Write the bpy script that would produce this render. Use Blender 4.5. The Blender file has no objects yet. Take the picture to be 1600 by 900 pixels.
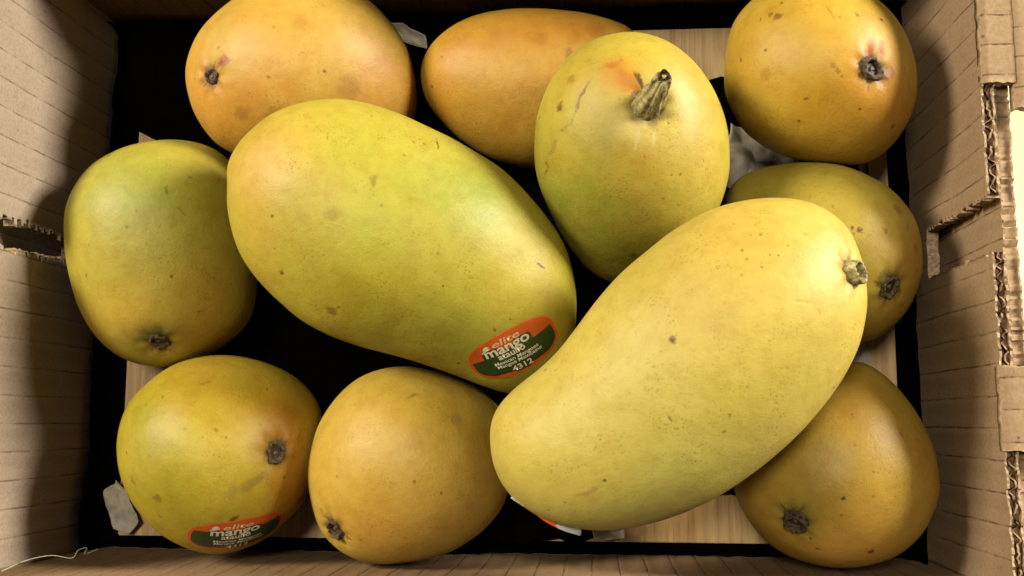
import bpy, bmesh, math, random
import numpy as np
from mathutils import Vector, Matrix, noise
from mathutils.bvhtree import BVHTree

random.seed(7)
S = 0.01                                   # everything below is in centimetres
sc = bpy.context.scene
COL = sc.collection

# ------------------------------------------------------------------ camera
F, CD = 1600.0, 42.0                       # focal length in photo pixels, height of camera above box floor
na, nb = 130 / F, 210 / F
nad = Vector((na, -nb, -1)).normalized()
Zc = -nad
Xc = Vector((1, -0.004, 0)); Xc = (Xc - Zc * Xc.dot(Zc)).normalized()
Yc = Zc.cross(Xc)
R = Matrix((Xc, Yc, Zc))                   # camera vector -> world vector
cd = bpy.data.cameras.new("camera"); cam = bpy.data.objects.new("camera", cd); COL.objects.link(cam)
cam.matrix_world = Matrix.Translation(Vector((0, 0, CD)) * S) @ R.to_4x4()
cd.sensor_width = 36; cd.lens = 36 * F / 1600; cd.clip_start = 0.01; cd.clip_end = 50
sc.camera = cam
CAM = Vector((0, 0, CD))
def ray(px, py):
    return (R @ Vector(((px - 800) / F, (450 - py) / F, -1))).normalized()
def at(px, py, z):
    d = ray(px, py); return CAM + d * ((z - CD) / d.z)

# ------------------------------------------------------------------ world, lamps, exposure
w = bpy.data.worlds.new("World"); sc.world = w; w.use_nodes = True
w.node_tree.nodes["Background"].inputs[0].default_value = (1.0, 0.86, 0.68, 1)
w.node_tree.nodes["Background"].inputs[1].default_value = 0.006
sc.view_settings.view_transform = 'Standard'; sc.view_settings.look = 'None'
sc.view_settings.exposure = 0; sc.view_settings.gamma = 1
def lamp(name, loc, target, size, watts, col):
    l = bpy.data.lights.new(name, 'AREA'); l.shape = 'DISK'; l.size = size * S; l.energy = watts; l.color = col
    o = bpy.data.objects.new(name, l); COL.objects.link(o)
    o.location = Vector(loc) * S
    o.rotation_euler = (Vector(target) - Vector(loc)).to_track_quat('-Z', 'Y').to_euler()
    return o
lamp("ceiling_lamp", (-19, 26, 150), (0, 6, 3), 30, 16.5, (1.0, 0.92, 0.76))
lamp("side_lamp", (106, 54, 44.5), (-4, 4, 6), 36, 43, (1.0, 0.94, 0.80))
lamp("far_lamp", (-86, 42, 80), (-2, 4, 4), 34, 24, (1.0, 0.92, 0.75))

# ------------------------------------------------------------------ helpers
def lin(r, g, b):
    f = lambda c: (c / 255 / 12.92) if c / 255 <= 0.04045 else ((c / 255 + 0.055) / 1.055) ** 2.4
    return (f(r), f(g), f(b))
ORG = {}
def link(name, me, origin, parent=None):
    o = bpy.data.objects.new(name, me); COL.objects.link(o)
    ORG[o.name] = Vector(origin)
    if parent is None: o.location = Vector(origin) * S
    else:
        o.parent = parent; o.location = (Vector(origin) - ORG[parent.name]) * S
    return o
def mesh(name, verts, faces, mat, parent=None, smooth=True, origin=None, mats=None, midx=None):
    V = np.array([tuple(v) for v in verts], dtype=float)
    if origin is None: origin = V.mean(axis=0)
    origin = np.array(tuple(origin))
    me = bpy.data.meshes.new(name)
    me.from_pydata(((V - origin) * S).tolist(), [], faces)
    for m in (mats or [mat]): me.materials.append(m)
    me.polygons.foreach_set('use_smooth', [smooth] * len(me.polygons))
    if midx: me.polygons.foreach_set('material_index', midx)
    me.update()
    return link(name, me, origin, parent)
def thing(name, label, cat, loc, group=None):
    o = link(name, None, loc)
    o['label'] = label; o['category'] = cat
    if group: o['group'] = group
    return o
def tag(o, label, cat, group=None, kind=None):
    if label: o['label'] = label
    if cat: o['category'] = cat
    if group: o['group'] = group
    if kind: o['kind'] = kind
    return o
def nz(p, s): return noise.noise(Vector(p) * s)

class NT:
    def __init__(s, name):
        s.m = bpy.data.materials.new(name); s.m.use_nodes = True
        s.t = s.m.node_tree; s.b = s.t.nodes["Principled BSDF"]
    def n(s, typ, ins=None, **kw):
        nd = s.t.nodes.new(typ)
        for k, v in kw.items(): setattr(nd, k, v)
        for k, v in (ins or {}).items():
            if isinstance(v, bpy.types.NodeSocket): s.t.links.new(v, nd.inputs[k])
            else: nd.inputs[k].default_value = v
        return nd
    def math(s, op, a, b=0.0, c=None, clamp=False):
        ins = {0: a, 1: b}
        if c is not None: ins[2] = c
        return s.n('ShaderNodeMath', ins, operation=op, use_clamp=clamp).outputs[0]
    def mix(s, fac, a, b, mode='MIX'):
        nd = s.n('ShaderNodeMix', data_type='RGBA', blend_type=mode)
        for i, v in ((0, fac), (6, a), (7, b)):
            if isinstance(v, bpy.types.NodeSocket): s.t.links.new(v, nd.inputs[i])
            else:
                nd.inputs[i].default_value = v if i == 0 else (tuple(v) + (1,))[:4]
        return nd.outputs[2]
    def noise(s, vec, scale, detail=4, rough=0.55, dist=0.0):
        return s.n('ShaderNodeTexNoise', {'Vector': vec, 'Scale': scale, 'Detail': detail, 'Roughness': rough, 'Distortion': dist})
    def rng(s, v, a, b, c=0.0, d=1.0, smooth=False):
        nd = s.n('ShaderNodeMapRange', {0: v, 1: a, 2: b, 3: c, 4: d})
        if smooth: nd.interpolation_type = 'SMOOTHSTEP'
        return nd.outputs[0]
    def obj(s): return s.n('ShaderNodeTexCoord').outputs['Object']
    def set(s, **kw):
        for k, v in kw.items():
            k = k.replace('_', ' ')
            if isinstance(v, bpy.types.NodeSocket): s.t.links.new(v, s.b.inputs[k])
            elif isinstance(v, tuple) and len(v) == 3 and 'Radius' not in k: s.b.inputs[k].default_value = v + (1,)
            else: s.b.inputs[k].default_value = v
    def bump(s, h, strength, dist, prev=None):
        ins = {'Height': h, 'Strength': strength, 'Distance': dist}
        if prev is not None: ins['Normal'] = prev
        return s.n('ShaderNodeBump', ins).outputs[0]

# ------------------------------------------------------------------ materials
def skin_material(name, marks, origin):
    """marks: (centre, direction or None, half length, half width, colour, strength)"""
    t = NT(name); co = t.obj()
    base = t.n('ShaderNodeAttribute', attribute_name='skin').outputs['Color']
    big = t.noise(co, 38, 5, 0.6)
    col = t.mix(t.rng(big.outputs[0], 0.35, 0.68, 0.0, 0.55), base, t.mix(0.5, base, lin(232, 196, 100), 'MIX'))
    med = t.noise(co, 190, 5, 0.65, 0.3)
    col = t.mix(t.rng(med.outputs[0], 0.42, 0.72, 0, 0.35), col, lin(205, 180, 120), 'MULTIPLY')
    # fine pores and flecks
    v = t.n('ShaderNodeTexVoronoi', {'Vector': co, 'Scale': 760.0, 'Randomness': 1.0})
    pr = t.rng(v.outputs['Distance'], 0.12, 0.4, 1, 0, True)
    pr = t.math('MULTIPLY', pr, t.rng(t.noise(co, 70, 4, 0.7).outputs[0], 0.47, 0.68))
    col = t.mix(t.math('MULTIPLY', pr, 0.6), col, lin(128, 112, 30))
    fine = t.noise(co, 2300, 3, 0.75)
    col = t.mix(t.rng(fine.outputs[0], 0.3, 0.75, 0.0, 0.55), col, lin(226, 212, 170), 'OVERLAY')
    # sparse brown specks
    wv = t.noise(co, 420, 2)
    wp = t.n('ShaderNodeVectorMath', {0: co, 1: t.n('ShaderNodeVectorMath', {0: wv.outputs['Color'], 3: 0.0016}, operation='SCALE').outputs[0]}, operation='ADD').outputs[0]
    v2 = t.n('ShaderNodeTexVoronoi', {'Vector': wp, 'Scale': 170.0, 'Randomness': 1.0})
    sep = t.n('ShaderNodeSeparateColor', {0: v2.outputs['Color']})
    sp = t.math('MULTIPLY', t.rng(v2.outputs['Distance'], 0.05, 0.16, 1, 0, True), t.math('GREATER_THAN', sep.outputs[0], 0.80))
    sp = t.math('MULTIPLY', sp, sep.outputs[1])
    col = t.mix(t.math('MULTIPLY', sp, 0.75), col, lin(96, 60, 22))
    # scuffs: faint brown smears
    sc_ = t.noise(t.n('ShaderNodeMapping', {0: co, 2: (0.4, 0.3, 0.8), 3: (1, 1, 4)}).outputs[0], 95, 6, 0.7, 1.0)
    col = t.mix(t.rng(sc_.outputs[0], 0.60, 0.78, 0, 0.24), col, lin(138, 94, 36))
    w3 = t.noise(co, 330, 3)
    wob = t.n('ShaderNodeVectorMath', {0: w3.outputs['Color'], 1: (0.5, 0.5, 0.5)}, operation='SUBTRACT').outputs[0]
    for (c, d, hl, hw, colr, st) in marks:
        c = (Vector(c) - Vector(origin)) * S
        amp = min(1.9 * hw, 0.25) * S
        wo = t.n('ShaderNodeVectorMath', {0: wob, 3: amp * 2}, operation='SCALE').outputs[0]
        pw = t.n('ShaderNodeVectorMath', {0: co, 1: wo}, operation='ADD').outputs[0]
        rot = (0, 0, 0)
        if d is not None: rot = tuple(Vector(d).to_track_quat('X', 'Z').to_euler())
        mp = t.n('ShaderNodeMapping', {0: pw, 1: tuple(c), 2: rot, 3: (hl * S, hw * S, hw * S)}, vector_type='TEXTURE').outputs[0]
        ln = t.n('ShaderNodeVectorMath', {0: mp}, operation='LENGTH').outputs['Value']
        col = t.mix(t.rng(ln, 0.45, 1.25, st, 0.0, True), col, colr)
    col = t.mix(1.0, col, (0.43, 0.435, 0.36), 'MULTIPLY')
    bm0 = t.bump(big.outputs[0], 0.16, 0.004)
    bm1 = t.bump(med.outputs[0], 0.08, 0.0015, bm0)
    bm2 = t.bump(fine.outputs[0], 0.24, 0.0004, bm1)
    bm3 = t.bump(v.outputs['Distance'], 0.15, 0.0002, bm2)
    t.set(Base_Color=col, Normal=bm3, Roughness=t.rng(big.outputs[0], 0.3, 0.7, 0.41, 0.52))
    t.b.inputs['Specular IOR Level'].default_value = 0.25
    t.b.inputs['Subsurface Weight'].default_value = 0.12
    t.b.inputs['Subsurface Radius'].default_value = (0.004, 0.002, 0.0006)
    t.b.inputs['Subsurface Scale'].default_value = 0.5
    return t.m

def cardboard(name, axis, base=(168, 126, 88), period=1.02, stripe=0.6, sharp=0.05):
    t = NT(name); co = t.obj()
    sep = t.n('ShaderNodeSeparateXYZ', {0: co})
    c = sep.outputs[axis]
    other = sep.outputs[2]
    wob = t.noise(co, 60, 3).outputs[0]
    u = t.math('ADD', t.math('DIVIDE', c, period * S), t.math('MULTIPLY', wob, 0.10))
    fr = t.math('ABSOLUTE', t.math('SUBTRACT', t.math('FRACT', u), 0.5))      # 0.5 at line
    br = t.noise(t.n('ShaderNodeMapping', {0: co, 3: (1, 1, 0.6)}).outputs[0], 170, 4, 0.7).outputs[0]
    line = t.math('MULTIPLY', t.rng(fr, 0.5 - sharp, 0.498, 0, 1, True), t.rng(br, 0.34, 0.62))
    wide = t.rng(fr, 0.30, 0.5, 0, 1, True)
    f1 = t.noise(co, 900, 5, 0.7).outputs[0]
    f2 = t.noise(co, 55, 4, 0.6).outputs[0]
    f3 = t.noise(t.n('ShaderNodeMapping', {0: co, 3: (6, 1, 1) if axis else (1, 6, 1)}).outputs[0], 400, 3, 0.7).outputs[0]
    b = lin(*base)
    col = t.mix(t.rng(f2, 0.3, 0.7, 0, 0.4), b, lin(base[0] - 22, base[1] - 24, base[2] - 24))
    col = t.mix(t.rng(f1, 0.35, 0.7, 0, 0.7), col, lin(base[0] + 34, base[1] + 34, base[2] + 30))
    col = t.mix(t.rng(f3, 0.58, 0.75, 0, 0.35), col, lin(110, 76, 46))
    col = t.mix(t.math('MULTIPLY', line, stripe), col, lin(84, 52, 28))
    flk = t.n('ShaderNodeTexVoronoi', {'Vector': co, 'Scale': 260.0})
    fs = t.n('ShaderNodeSeparateColor', {0: flk.outputs['Color']})
    fk = t.math('MULTIPLY', t.rng(flk.outputs['Distance'], 0.08, 0.2, 1, 0, True), t.math('GREATER_THAN', fs.outputs[0], 0.86))
    col = t.mix(t.math('MULTIPLY', fk, 0.6), col, lin(70, 44, 24))
    col = t.mix(1.0, col, (0.37, 0.37, 0.37), 'MULTIPLY')
    h = t.math('SUBTRACT', t.math('MULTIPLY', f1, 0.25), t.math('ADD', line, t.math('MULTIPLY', wide, 0.5)))
    t.set(Base_Color=col, Roughness=0.85, Normal=t.bump(h, 0.35, 0.0006))
    t.b.inputs['Specular IOR Level'].default_value = 0.2
    return t.m
M_CY = cardboard("cardboard_striped_y", 1)
M_CX = cardboard("cardboard_striped_x", 0, base=(186, 146, 104), period=1.0, stripe=0.8)
def plain(name, a, b, scale, rough=0.8, bump=0.3, bd=0.0005, spec=0.3, detail=5):
    t = NT(name); co = t.obj(); nn = t.noise(co, scale, detail, 0.7)
    t.set(Base_Color=t.mix(1.0, t.mix(t.rng(nn.outputs[0], 0.35, 0.65), lin(*a), lin(*b)), (0.55, 0.55, 0.55), 'MULTIPLY'), Roughness=rough, Normal=t.bump(nn.outputs[0], bump, bd))
    t.b.inputs['Specular IOR Level'].default_value = spec
    return t.m
M_FLUTE = plain("corrugated_core", (190, 152, 110), (100, 70, 44), 420)
M_TORN = plain("torn_cardboard_edge", (214, 190, 156), (150, 112, 78), 700)
M_STEM = plain("stem_wood", (122, 96, 66), (44, 28, 18), 620, 0.8, 0.9, 0.0012)
M_STEMG = plain("stem_green_brown", (150, 140, 84), (84, 62, 38), 380, 0.65, 0.8, 0.001)
M_STEMP = plain("stem_pale_brown", (206, 190, 122), (104, 76, 44), 420, 0.7, 0.9, 0.001)
M_STEMD = plain("stem_charred_brown", (138, 116, 84), (18, 11, 8), 640, 0.75, 0.9, 0.0012)
M_SCAR = plain("stem_scar_dark", (34, 22, 14), (10, 6, 5), 900, 0.55, 0.8, 0.001, 0.5)
M_CORE = plain("stem_scar_core", (150, 124, 108), (70, 48, 36), 1500, 0.5, 0.8, 0.0006, 0.5)
M_ORANGE = plain("label_orange", (222, 100, 28), (208, 86, 22), 200, 0.38, 0.02, 0.0001, 0.5)
M_EDGE = plain("label_orange_rim", (236, 132, 62), (228, 120, 50), 200, 0.38, 0.02, 0.0001, 0.5)
M_GREEN = plain("label_green", (44, 70, 22), (32, 56, 18), 200, 0.38, 0.02, 0.0001, 0.5)
M_DGREEN = plain("label_dark_green", (38, 44, 14), (30, 38, 12), 200, 0.38, 0.02, 0.0001, 0.5)
M_WHITE = plain("label_print_white", (240, 232, 206), (232, 222, 190), 200, 0.4, 0.02, 0.0001, 0.5)
M_PINK = plain("label_print_pale_orange", (246, 196, 150), (240, 184, 130), 200, 0.4, 0.02, 0.0001, 0.5)
M_BACK = plain("label_white_back", (222, 222, 214), (206, 208, 204), 200, 0.45, 0.05, 0.0001, 0.5)
M_TISSUE = plain("grey_tissue", (210, 198, 176), (172, 160, 140), 120, 0.7, 0.3, 0.001, 0.4)
M_SHADE = plain("shade_black_paper", (12, 9, 7), (7, 5, 4), 200, 1.0, 0.3, 0.001, 0.0)  # near-black colour paints the shade between fruit and low on the walls
M_FIBRE = plain("pale_fibre", (210, 200, 180), (180, 168, 150), 300)
def wood():
    t = NT("pale_wood"); co = t.obj()
    g = t.noise(t.n('ShaderNodeMapping', {0: co, 3: (9, 0.7, 1)}).outputs[0], 30, 6, 0.65, 0.6).outputs[0]
    g2 = t.noise(t.n('ShaderNodeMapping', {0: co, 3: (14, 0.5, 1)}).outputs[0], 85, 4, 0.7, 0.3).outputs[0]
    col = t.mix(t.rng(g, 0.35, 0.68), lin(172, 144, 92), lin(138, 102, 56))
    col = t.mix(t.rng(g2, 0.56, 0.70, 0, 0.65), col, lin(104, 70, 34))
    t.set(Base_Color=col, Roughness=0.5, Normal=t.bump(g2, 0.25, 0.0005))
    return t.m
M_WOOD = wood()
def tabletop():
    t = NT("cream_tabletop"); co = t.obj()
    g = t.noise(t.n('ShaderNodeMapping', {0: co, 3: (8, 0.6, 1)}).outputs[0], 14, 5, 0.6, 0.6).outputs[0]
    t.set(Base_Color=t.mix(t.rng(g, 0.35, 0.65), lin(220, 208, 178), lin(204, 184, 142)), Roughness=0.4)
    return t.m
M_TABLE = tabletop()

# ------------------------------------------------------------------ table and box
BL = at(192, 660, 0).x; BR = at(1398, 480, 0).x; BT = at(1070, 45, 0).y; BB = at(1060, 848, 0).y      # wood boards
XL = at(150, 660, 0).x; XR = at(1428, 480, 0).x; YT = at(1070, 14, 0).y; YB = at(1060, 871, 0).y      # walls
H = 8.3; TH = 0.42
def sheet(name, x0, x1, y0, y1, z, mat, parent=None):
    return mesh(name, [(x0, y0, z), (x1, y0, z), (x1, y1, z), (x0, y1, z)], [(0, 1, 2, 3)], mat, parent, False)
tb = sheet("tabletop", -120, 120, -110, 110, -1.0, M_TABLE); tb['kind'] = 'structure'

box = thing("cardboard_box", "open corrugated cardboard box with pale wood floor holding all the mangoes", "box", ((XL + XR) / 2, (YT + YB) / 2, -0.95))
def slab(name, x0, x1, y0, y1, z0, z1, mat, parent=None, bev=0.05):
    bm = bmesh.new()
    bmesh.ops.create_cube(bm, size=1, matrix=Matrix.Translation(((x0 + x1) / 2, (y0 + y1) / 2, (z0 + z1) / 2)) @ Matrix.Diagonal((x1 - x0, y1 - y0, z1 - z0, 1)))
    if bev: bmesh.ops.bevel(bm, geom=list(bm.edges), offset=bev, segments=2, affect='EDGES')
    bm.verts.index_update()
    V = [v.co.copy() for v in bm.verts]; Fc = [[v.index for v in f.verts] for f in bm.faces]; bm.free()
    return mesh(name, V, Fc, mat, parent, False)
slab("base_panel", XL - 1.4, XR + 1.4, YB - 1.4, YT + 1.4, -0.95, -0.52, M_CX, box, 0.03)
# floor boards running away from the viewer, closed into one bottom
nb_ = 5
edges = [BL, BL + 5.6, BL + 12.2, BL + 18.6, BR - 1.25, BR]
for i in range(nb_):
    slab("floor_board", edges[i] + 0.03, edges[i + 1] - 0.03, BB, BT, -0.5, 0.0, M_WOOD, box, 0.04)
slab("base_gap_shade", XL - 0.38, XR + 0.38, YB - 0.38, YT + 0.38, -0.518, -0.503, M_SHADE, box, 0)  # added black sheet paints the shade in the gap around the boards

def panel(name, p0, sdir, ndir, s0, s1, z0, z1, mat, holes=(), th=TH, parent=box, ds=0.10, dz=0.15, wav=0.05, ragtop=0.05, seed=0, mats=None, shift=0.0, core=True):
    """upright corrugated sheet; ndir points away from the box interior"""
    ns = max(2, int((s1 - s0) / ds)); nzn = max(2, int((z1 - z0) / dz))
    sd, nd = Vector(sdir), Vector(ndir)
    def inhole(s, z):
        return any(h(s, z) for h in holes)
    P = {}
    V = []; Fc = []; mi = []
    def vid(i, j, side):
        k = (i, j, side)
        if k not in P:
            s = s0 + (s1 - s0) * i / ns; z = z0 + (z1 - z0) * j / nzn
            js = noise.noise(Vector((i * 1.7, j * 1.3, seed))) * 0.07
            jz = noise.noise(Vector((i * 2.3, j * 1.1, seed + 9))) * ragtop if j == nzn else 0
            off = noise.noise(Vector((s * 0.16, z * 0.2, seed + 3))) * wav * 4
            off += 0.015 * math.sin(s / 1.0 * 2 * math.pi)
            p = Vector(p0) + sd * (s + (js if 0 < i < ns else 0)) + nd * (off + side * th + shift)
            p.z = z + jz + (js * 0.8 if 0 < j < nzn else 0)
            P[k] = len(V); V.append(p)
        return P[k]
    cells = set()
    for i in range(ns):
        for j in range(nzn):
            sm = s0 + (s1 - s0) * (i + .5) / ns; zm = z0 + (z1 - z0) * (j + .5) / nzn
            if not inhole(sm, zm): cells.add((i, j))
    for (i, j) in cells:
        Fc.append((vid(i, j, 0), vid(i + 1, j, 0), vid(i + 1, j + 1, 0), vid(i, j + 1, 0))); mi.append(0)
        Fc.append((vid(i, j, 1), vid(i, j + 1, 1), vid(i + 1, j + 1, 1), vid(i + 1, j, 1))); mi.append(0)
        for (di, dj, a, b) in ((-1, 0, (i, j), (i, j + 1)), (1, 0, (i + 1, j), (i + 1, j + 1)), (0, -1, (i, j), (i + 1, j)), (0, 1, (i, j + 1), (i + 1, j + 1))):
            if (i + di, j + dj) not in cells:
                if dj == 1 and j == nzn - 1:   # open top: two torn liner lips with the hollow core between
                    q = []
                    for e in (a, b):
                        A, B = V[vid(*e, 0)], V[vid(*e, 1)]
                        la = 0.17 + 0.10 * noise.noise(Vector((e[0] * 0.45, seed, 3))) + 0.07 * noise.noise(Vector((e[0] * 1.7, seed, 3))); lb = 0.83 + 0.10 * noise.noise(Vector((e[0] * 0.4, seed, 6))) + 0.07 * noise.noise(Vector((e[0] * 1.5, seed, 7)))
                        dd_ = Vector((0, 0, 0.22 + 0.2 * noise.noise(Vector((e[0] * 0.9, seed, 2)))))
                        if not core: dd_ = Vector((0, 0, 0.04)); la, lb = 0.13, 0.87
                        q.append([A, A.lerp(B, la), A.lerp(B, la) - dd_, A.lerp(B, lb) - dd_, A.lerp(B, lb), B])
                    n0 = len(V)
                    V.extend(q[0]); V.extend(q[1])
                    for k in range(5):
                        Fc.append((n0 + k, n0 + k + 1, n0 + 7 + k, n0 + 6 + k)); mi.append(1 if k in (0, 4) else (2 if core else 0))
                else:
                    Fc.append((vid(*a, 0), vid(*b, 0), vid(*b, 1), vid(*a, 1))); mi.append(1)
    o = mesh(name, V, Fc, None, parent, False, mats=[mat, M_TORN, M_FLUTE], midx=mi)
    me = o.data
    # shade the two large faces smoothly
    me.polygons.foreach_set('use_smooth', [m == 0 for m in mi])
    # wavy core seen in the cut top edge
    CV = []; CF = []
    s = s0; k = 0; prev = None
    while s < s1 and core:
        zt = z1 - 0.02
        j = nzn - 1; i = min(ns - 1, int((s - s0) / (s1 - s0) * ns))
        if (i, j) in cells:
            off = noise.noise(Vector((s * 0.16, zt * 0.2, seed + 3))) * wav * 4 + 0.015 * math.sin(s * 2 * math.pi)
            a = off + shift + th * (0.5 + (0.16 + 0.22 * noise.noise(Vector((s * 1.3, seed, 8)))) * math.sin(s / 0.52 * 2 * math.pi + 4.5 * noise.noise(Vector((s * 0.8, seed, 5)))) + 0.3 * noise.noise(Vector((s * 6, seed, 2))))
            zt += 0.16 * noise.noise(Vector((s * 4, seed, 1)))
            b = Vector(p0) + sd * s + nd * a
            n0 = len(CV)
            for dd in (-0.03, 0.03):
                for z in (zt, zt - 0.7):
                    q = b + nd * dd; q.z = z; CV.append(q)
            if prev is not None:
                for x, y in ((0, 1), (2, 3), (0, 2)):
                    CF.append((prev + x, prev + y, n0 + y, n0 + x))
            prev = n0
        else: prev = None
        s += 0.05
    if CV: mesh("corrugated_core", CV, CF, M_FLUTE, o, True)
    return o

# right wall (two layers); s runs along -y from the top of the picture
def ys(px, py, z): return at(px, py, z).y
zg = 2.3
g1a, g1b = ys(1458, 356, 2.5), ys(1562, 306, H)
g2a, g2b = ys(1458, 430, 2.5), ys(1546, 396, H)
ga = (g1a + g1b) / 2; gb = (g2a + g2b) / 2
def rag(z, k): return 0.035 * math.sin(z * 21 + k) + 0.1 * noise.noise(Vector((z * 3.1, k, 0)))
M_CYR = cardboard("cardboard_right_wall", 1, base=(200, 164, 124), stripe=0.85)
M_CYL = cardboard("cardboard_left_wall", 1, base=(218, 192, 168), stripe=0.7)
panel("inner_wall", (XR, 0, 0), (0, 1, 0), (1, 0, 0), YB, YT, -0.5, H, M_CYR,
      holes=[lambda s, z: z > zg and gb + rag(z, 1) < s < ga + rag(z, 4)], seed=2, ragtop=0.14)
# left wall with its narrow slot
lga0, lga1, lgb0, lgb1 = ys(92, 376, 2.9), ys(0, 345, 6.8), ys(92, 408, 2.9), ys(0, 392, 6.8)
def lerpz(a, b, z): return a + (b - a) * (z - 2.9) / 3.9
panel("inner_wall", (XL, 0, 0), (0, 1, 0), (-1, 0, 0), YB, YT, -0.5, H + 0.7, M_CYL,
      holes=[lambda s, z: z > 2.9 and lerpz(lgb0, lgb1, z) + 2.2 * rag(z * 1.3, 2) < s < lerpz(lga0, lga1, z) + 2.2 * rag(z * 1.3, 7)], seed=5)
panel("inner_wall", (0, YT, 0), (1, 0, 0), (0, 1, 0), XL - TH, XR + TH, -0.5, H, M_CX, seed=8)
panel("inner_wall", (0, YB, 0), (1, 0, 0), (0, -1, 0), XL - TH, XR + TH, -0.5, H + 0.4, M_CX, seed=11, wav=0.03)
# outer layers
yE = ys(1590, 168, H + 0.1)
panel("outer_wall", (XR + TH + 0.12, 0, 0), (0, 1, 0), (1, 0, 0), YB - 0.9, YT + 0.9, -0.5, H - 0.35, M_CYR, seed=21, ragtop=0.12, wav=0.02, th=0.46, core=False)
panel("outer_wall", (XL - TH - 0.9, 0, 0), (0, 1, 0), (-1, 0, 0), YB - 0.9, YT + 0.9, -0.5, H - 0.4, M_CYL, seed=25, wav=0.02)
panel("outer_wall", (0, YT + TH + 0.12, 0), (1, 0, 0), (0, 1, 0), XL - 0.5, XR + 0.5, -0.5, H - 0.3, M_CX, seed=31, wav=0.02)
panel("outer_wall", (0, YB - TH - 0.12, 0), (1, 0, 0), (0, -1, 0), XL - 0.5, XR + 0.5, -0.5, H - 0.5, M_CX, seed=35, wav=0.02)
# flaps folded over the right rim
def flap(ya, yb, reach, x0=XR - 0.03, z0=H + 0.30, seed=0, rise=0.0):
    N, Mx = 40, 16; V = []; Fc = []; mi = []
    for side in (0, 1):
        for i in range(N + 1):
            for j in range(Mx + 1):
                y = ya + (yb - ya) * i / N
                t = j / Mx; x = x0 + reach * t
                z = z0 - side * 0.36 + 0.10 * math.sin(min(1, t * 5) * math.pi / 2) - 0.16 + rise * t + 0.05 * nz((x, y, seed), 0.6)
                ex = 0.06 * nz((y * 3, j, seed + 4), 1.0) if j in (0, Mx) else 0
                ey = 0.10 * nz((x * 4, i, seed), 1.0) if i in (0, N) else 0
                V.append((x + ex, y + ey, z))
    K = (N + 1) * (Mx + 1); idx = lambda i, j: i * (Mx + 1) + j
    for i in range(N):
        for j in range(Mx):
            q = (idx(i, j), idx(i, j + 1), idx(i + 1, j + 1), idx(i + 1, j))
            Fc.append(q); mi.append(0); Fc.append(tuple(K + v for v in reversed(q))); mi.append(0)
    for i in range(N):
        for j in (0, Mx): Fc.append((idx(i, j), idx(i + 1, j), K + idx(i + 1, j), K + idx(i, j))); mi.append(1)
    for j in range(Mx):
        for i in (0, N): Fc.append((idx(i, j), idx(i, j + 1), K + idx(i, j + 1), K + idx(i, j))); mi.append(1)
    mesh("rim_flap", V, Fc, None, box, True, mats=[M_CYR, M_TORN], midx=mi)
flap(ys(1548, 132, H), YT + 0.4, 1.0, seed=1)
flap(ys(1585, 172, H), YT + 0.4, 1.6, x0=XR + 0.93, seed=2)
flap(ys(1580, 705, H), ys(1580, 572, H), 2.4, seed=3)

# liner sheet on the boards, blackened to paint the gap shade, and loose scraps
def crumple(name, pts, z, amp, mat, label, cat, seed=0, n=26, parent=None, edge=0.2, kind=None, curl=0.0):
    """pts: convex outline in photo pixels on height z"""
    W = [at(x, y, z) for x, y in pts]; c = sum(W, Vector()) / len(W); V = [c]; Fc = []
    M = 24 * len(W); ring = []
    per = []
    for k in range(M):
        u = k / M * len(W); a = int(u); p = W[a % len(W)].lerp(W[(a + 1) % len(W)], u - a); per.append(p)
    V = []
    for side in (0, 1):
        for r in range(n + 1):
            for k in range(M):
                f = r / n
                p = c.lerp(per[k], f * (1 + edge * 0.9 * nz(per[k] + Vector((seed, 0, 0)), 1.6)))
                hh = abs(noise.noise(Vector((p.x * 0.8, p.y * 0.8, seed)))) * amp + 0.18 * amp * noise.noise(Vector((p.x * 2.4, p.y * 2.4, seed)))
                V.append((p.x, p.y, z + 0.02 + hh + curl * f * f - side * 0.015))
    K = (n + 1) * M
    for r in range(n):
        for k in range(M):
            q = (r * M + k, (r + 1) * M + k, (r + 1) * M + (k + 1) % M, r * M + (k + 1) % M)
            Fc.append(q); Fc.append(tuple(K + v for v in reversed(q)))
    for k in range(M): Fc.append((n * M + k, K + n * M + k, K + n * M + (k + 1) % M, n * M + (k + 1) % M))
    o = mesh(name, V, Fc, mat, None, True)
    tag(o, label, cat); return o
LINER = crumple("shade_black_liner", [(204, 50), (980, 48), (998, 122), (1338, 122), (1346, 774), (980, 778), (970, 846), (522, 846), (508, 778), (262, 776), (256, 214), (214, 204)], 0.02, 0.25, M_SHADE,
        "large crumpled paper sheet on the wood floor, coloured black for the shade under the mangoes", "paper sheet", 3, n=40, edge=0.03)
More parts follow.
